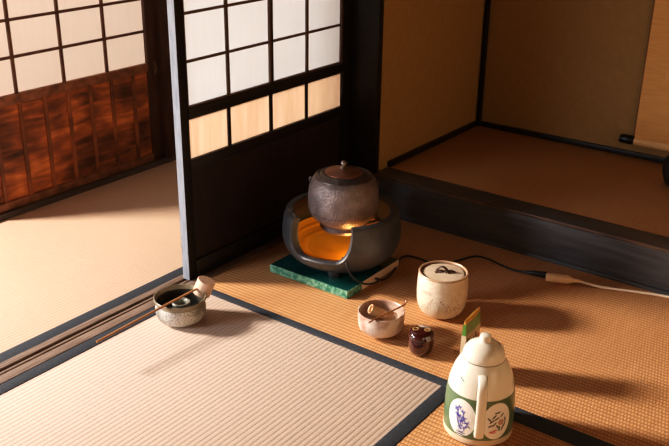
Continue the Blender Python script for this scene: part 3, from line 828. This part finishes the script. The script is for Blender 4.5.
# handle: an upright strap facing the viewer's side of the flask
u = Vector((cos(va+.05), sin(va+.05), 0)); w = Vector((-u.y, u.x, 0))
b = MB()
ctrl = [u*.060+Vector((0,0,.176)), u*.080+Vector((0,0,.182)), u*.094+Vector((0,0,.178)), u*.1015+Vector((0,0,.164)), u*.1050+Vector((0,0,.125)), u*.1065+Vector((0,0,.075)), u*.1050+Vector((0,0,.056)), u*.0990+Vector((0,0,.043)), u*.090+Vector((0,0,.039)), u*.080+Vector((0,0,.039))]
pts = smooth_curve(ctrl, 5)
rows = []
for i, p in enumerate(pts):
    d = (pts[min(i+1, len(pts)-1)]-pts[max(i-1, 0)]).normalized(); nn = d.cross(w).normalized()
    row = []
    for k in range(16):
        a = 2*PI*k/16
        row.append(b.bm.verts.new(p + w*(.0115*(abs(cos(a))**.7)*(1 if cos(a) > 0 else -1)) + nn*(.0070*(abs(sin(a))**.7)*(1 if sin(a) > 0 else -1))))
    rows.append(row)
for A, B in zip(rows, rows[1:]):
    for k in range(16): b.face([A[k], A[(k+1) % 16], B[(k+1) % 16], B[k]], M['pot_cream'], True)
b.face(rows[0][::-1], M['pot_cream']); b.face(rows[-1], M['pot_cream'])
b.build('handle', t)
sp = Vector((cos(va+PI-.5), sin(va+PI-.5), 0))
b = MB(); b.tube([sp*.045+Vector((0,0,.170)), sp*.060+Vector((0,0,.182)), sp*.070+Vector((0,0,.192)), sp*.075+Vector((0,0,.197))], [.020, .016, .012, .010], M['pot_cream'], 20)
b.build('spout', t)

# ------------------------------------------------------------------ packet behind the flask
t = thing('tea_packet', (-.915, 1.865, .001), 'small upright green and gold packet standing on the tatami behind the flask', 'packet', None, math.radians(4))
b = MB()
def prow(z, th): return [b.bm.verts.new(p) for p in ((th, -.046, z), (th+.002, 0, z), (th, .046, z), (-th, .046, z), (-th-.002, 0, z), (-th, -.046, z))]
lv = [(0, .007, 'pk_cream'), (.02, .0075, 'pk_cream'), (.125, .0065, 'pk_cream'), (.130, .0062, 'pk_green'), (.155, .004, 'pk_green'), (.163, .003, 'pk_gold'), (.174, .0012, 'pk_gold')]
rr = [prow(z, th) for z, th, _ in lv]
for j in range(len(rr)-1):
    mm = M[lv[j][2]] if lv[j][2] != 'pk_cream' or j < 2 else M['pk_cream']
    for k in range(6):
        m2 = M['pk_gold'] if k == 2 and j >= 2 else mm
        b.face([rr[j][k], rr[j][(k+1) % 6], rr[j+1][(k+1) % 6], rr[j+1][k]], m2)
b.face(rr[0][::-1], M['pk_cream']); b.face(rr[-1], M['pk_gold'])
b.build('packet_body', t)
b = MB()
def blob(cy, cz_, ry, rz, m, x=0.0, rot=0):
    vs = []
    for i in range(14):
        q = 2*PI*i/14
        y = cy+ry*cos(q)*cos(rot)-rz*sin(q)*sin(rot); z = cz_+ry*cos(q)*sin(rot)+rz*sin(q)*cos(rot)
        vs.append(b.bm.verts.new((.0098+x, y, z)))
    b.face(vs, m)
blob(.004, .112, .034, .013, M['pk_cream'], .0000)
blob(-.020, .098, .012, .008, M['pk_red'], .0004, .5)
blob(.012, .108, .006, .015, M['pk_brown'], .0004, .4)
blob(.026, .100, .006, .012, M['pk_red'], .0004, -.4)
blob(-.006, .106, .004, .011, M['pk_brown'], .0004, -.6)
blob(-.032, .110, .006, .010, M['pk_green'], .0004, .2)
blob(-.018, .080, .014, .008, M['pk_green'], .0004, .3)
blob(.020, .078, .010, .010, M['pk_red'], .0004, .1)
blob(.000, .060, .030, .008, M['pk_green'], .0004, .1)
b.build('printed_picture', t)

# ------------------------------------------------------------------ hanging scroll and vase in the alcove
t = thing('hanging_scroll', (-.70, YB-.012, .22), 'ochre silk hanging scroll with dark tipped roller on the alcove wall', 'scroll')
b = MB(); b.box(-.358, .358, -.002, .001, .012, 1.75, M['scroll']); b.build('mounting', t)
b = MB(); b.box(-.362, -.356, -.0025, .001, .012, 1.75, M['scroll_seam']); b.build('side_seam', t)
b = MB(); b.box(-.272, .272, -.0035, -.001, .262, 1.45, M['scroll_in']); b.build('picture_field', t)
rot = Matrix.Rotation(PI/2, 4, 'Y')
b = MB(); b.lathe([(0, -.352), (.0175, -.352), (.0175, .352), (0, .352)], M['scroll_roller'], 28, (0, 0, 0), Matrix.Translation((0, -.004, 0)) @ rot); b.build('roller', t)
for s in (-1, 1):
    b = MB(); b.lathe([(0, 0), (.0165, 0), (.0185, .004), (.0185, .052), (.016, .058), (0, .058)], M['black_lac'], 28, (0, 0, 0), Matrix.Translation((s*.353, -.004, 0)) @ (rot if s > 0 else Matrix.Rotation(-PI/2, 4, 'Y')))
    b.build('roller_end', t)
b = MB(); b.lathe([(0, 0), (.035, 0), (.045, .01), (.058, .045), (.060, .075), (.050, .11), (.030, .14), (.024, .17), (.030, .19), (.025, .19), (.02, .17), (0, .15)], M['vase'], 48)
o = b.build('alcove_vase', None, (-.806, 3.250, ZT+.0005)); tag(o, 'dark rounded vessel at the edge of the alcove floor below the scroll', 'vase')

# ------------------------------------------------------------------ light
def lamp(name, kind, loc, power, color, size=None, target=None, sy=None):
    l = bpy.data.lights.new(name, kind); l.energy = power; l.color = color
    if kind == 'AREA':
        l.size = size
        if sy: l.shape = 'RECTANGLE'; l.size_y = sy
    elif size: l.shadow_soft_size = size
    o = bpy.data.objects.new(name, l); COL.objects.link(o); o.location = loc
    if target: o.rotation_euler = (Vector(target)-Vector(loc)).to_track_quat('-Z', 'Y').to_euler()
    return o
key = lamp('low_sun_lamp', 'POINT', (-4.02, .43, 1.44), 93, (1.0, .89, .80), .25)
key.data.use_nodes = True
knt = key.data.node_tree
kf = knt.nodes.new('ShaderNodeLightFalloff'); kf.inputs['Strength'].default_value = 1.0
knt.links.new(kf.outputs['Constant'], knt.nodes['Emission'].inputs['Strength'])   # sun-like: no falloff with distance
lamp('screen_daylight', 'AREA', (-4.1, 2.35, 1.3), 14, (1.0, .90, .84), 1.6, (-2.8, 2.2, .8))
lamp('cool_fill', 'AREA', (-2.45, .25, .60), 3.6, (.86, .92, 1.0), .5, (-1.62, 2.05, .22)).data.spread = math.radians(70)  # added cool fill aimed at brazier and kettle, no window here
lamp('warm_fill', 'AREA', (1.05, 1.1, .75), 4.0, (1.0, .74, .48), .9, (-1.0, 2.1, .2))  # added warm fill for the shaded right sides, source unseen
lamp('liner_fill', 'POINT', (FC[0]+.070, FC[1]-.035, fz+.080), .50, (1.0, .62, .20), .02)  # added lamp brightening the right side of the copper liner
w = bpy.data.worlds.new('World'); scene.world = w; w.use_nodes = True
w.node_tree.nodes['Background'].inputs['Color'].default_value = (.9, .95, 1, 1)
w.node_tree.nodes['Background'].inputs['Strength'].default_value = .04

# ------------------------------------------------------------------ camera
R = ((0.8032262415465519, 0.5955356590077889, 0.0128407064120115), (-0.24302089784171985, 0.3079400999877977, 0.9198444096866111), (0.5438459782909171, -0.7419637280013518, 0.39207317968350125))
cd = bpy.data.cameras.new('Camera'); cam = bpy.data.objects.new('Camera', cd); COL.objects.link(cam)
mw = Matrix.Identity(4)
for i in range(3):
    for j in range(3): mw[i][j] = R[j][i]
mw.translation = Vector((0, 0, 1.3))
cam.matrix_world = mw
cd.sensor_fit = 'HORIZONTAL'; cd.sensor_width = 36.0; cd.lens = 886.627/669*36.0
cd.clip_start = .02
scene.camera = cam
scene.view_settings.view_transform = 'Standard'
scene.view_settings.look = 'None'
scene.view_settings.exposure = 0.0
scene.view_settings.use_curve_mapping = True          # gentle film-like contrast
cm = scene.view_settings.curve_mapping
cv = cm.curves[3]
for x, y in ((.045, .030), (.20, .180), (.55, .575)): cv.points.new(x, y)
cm.update()
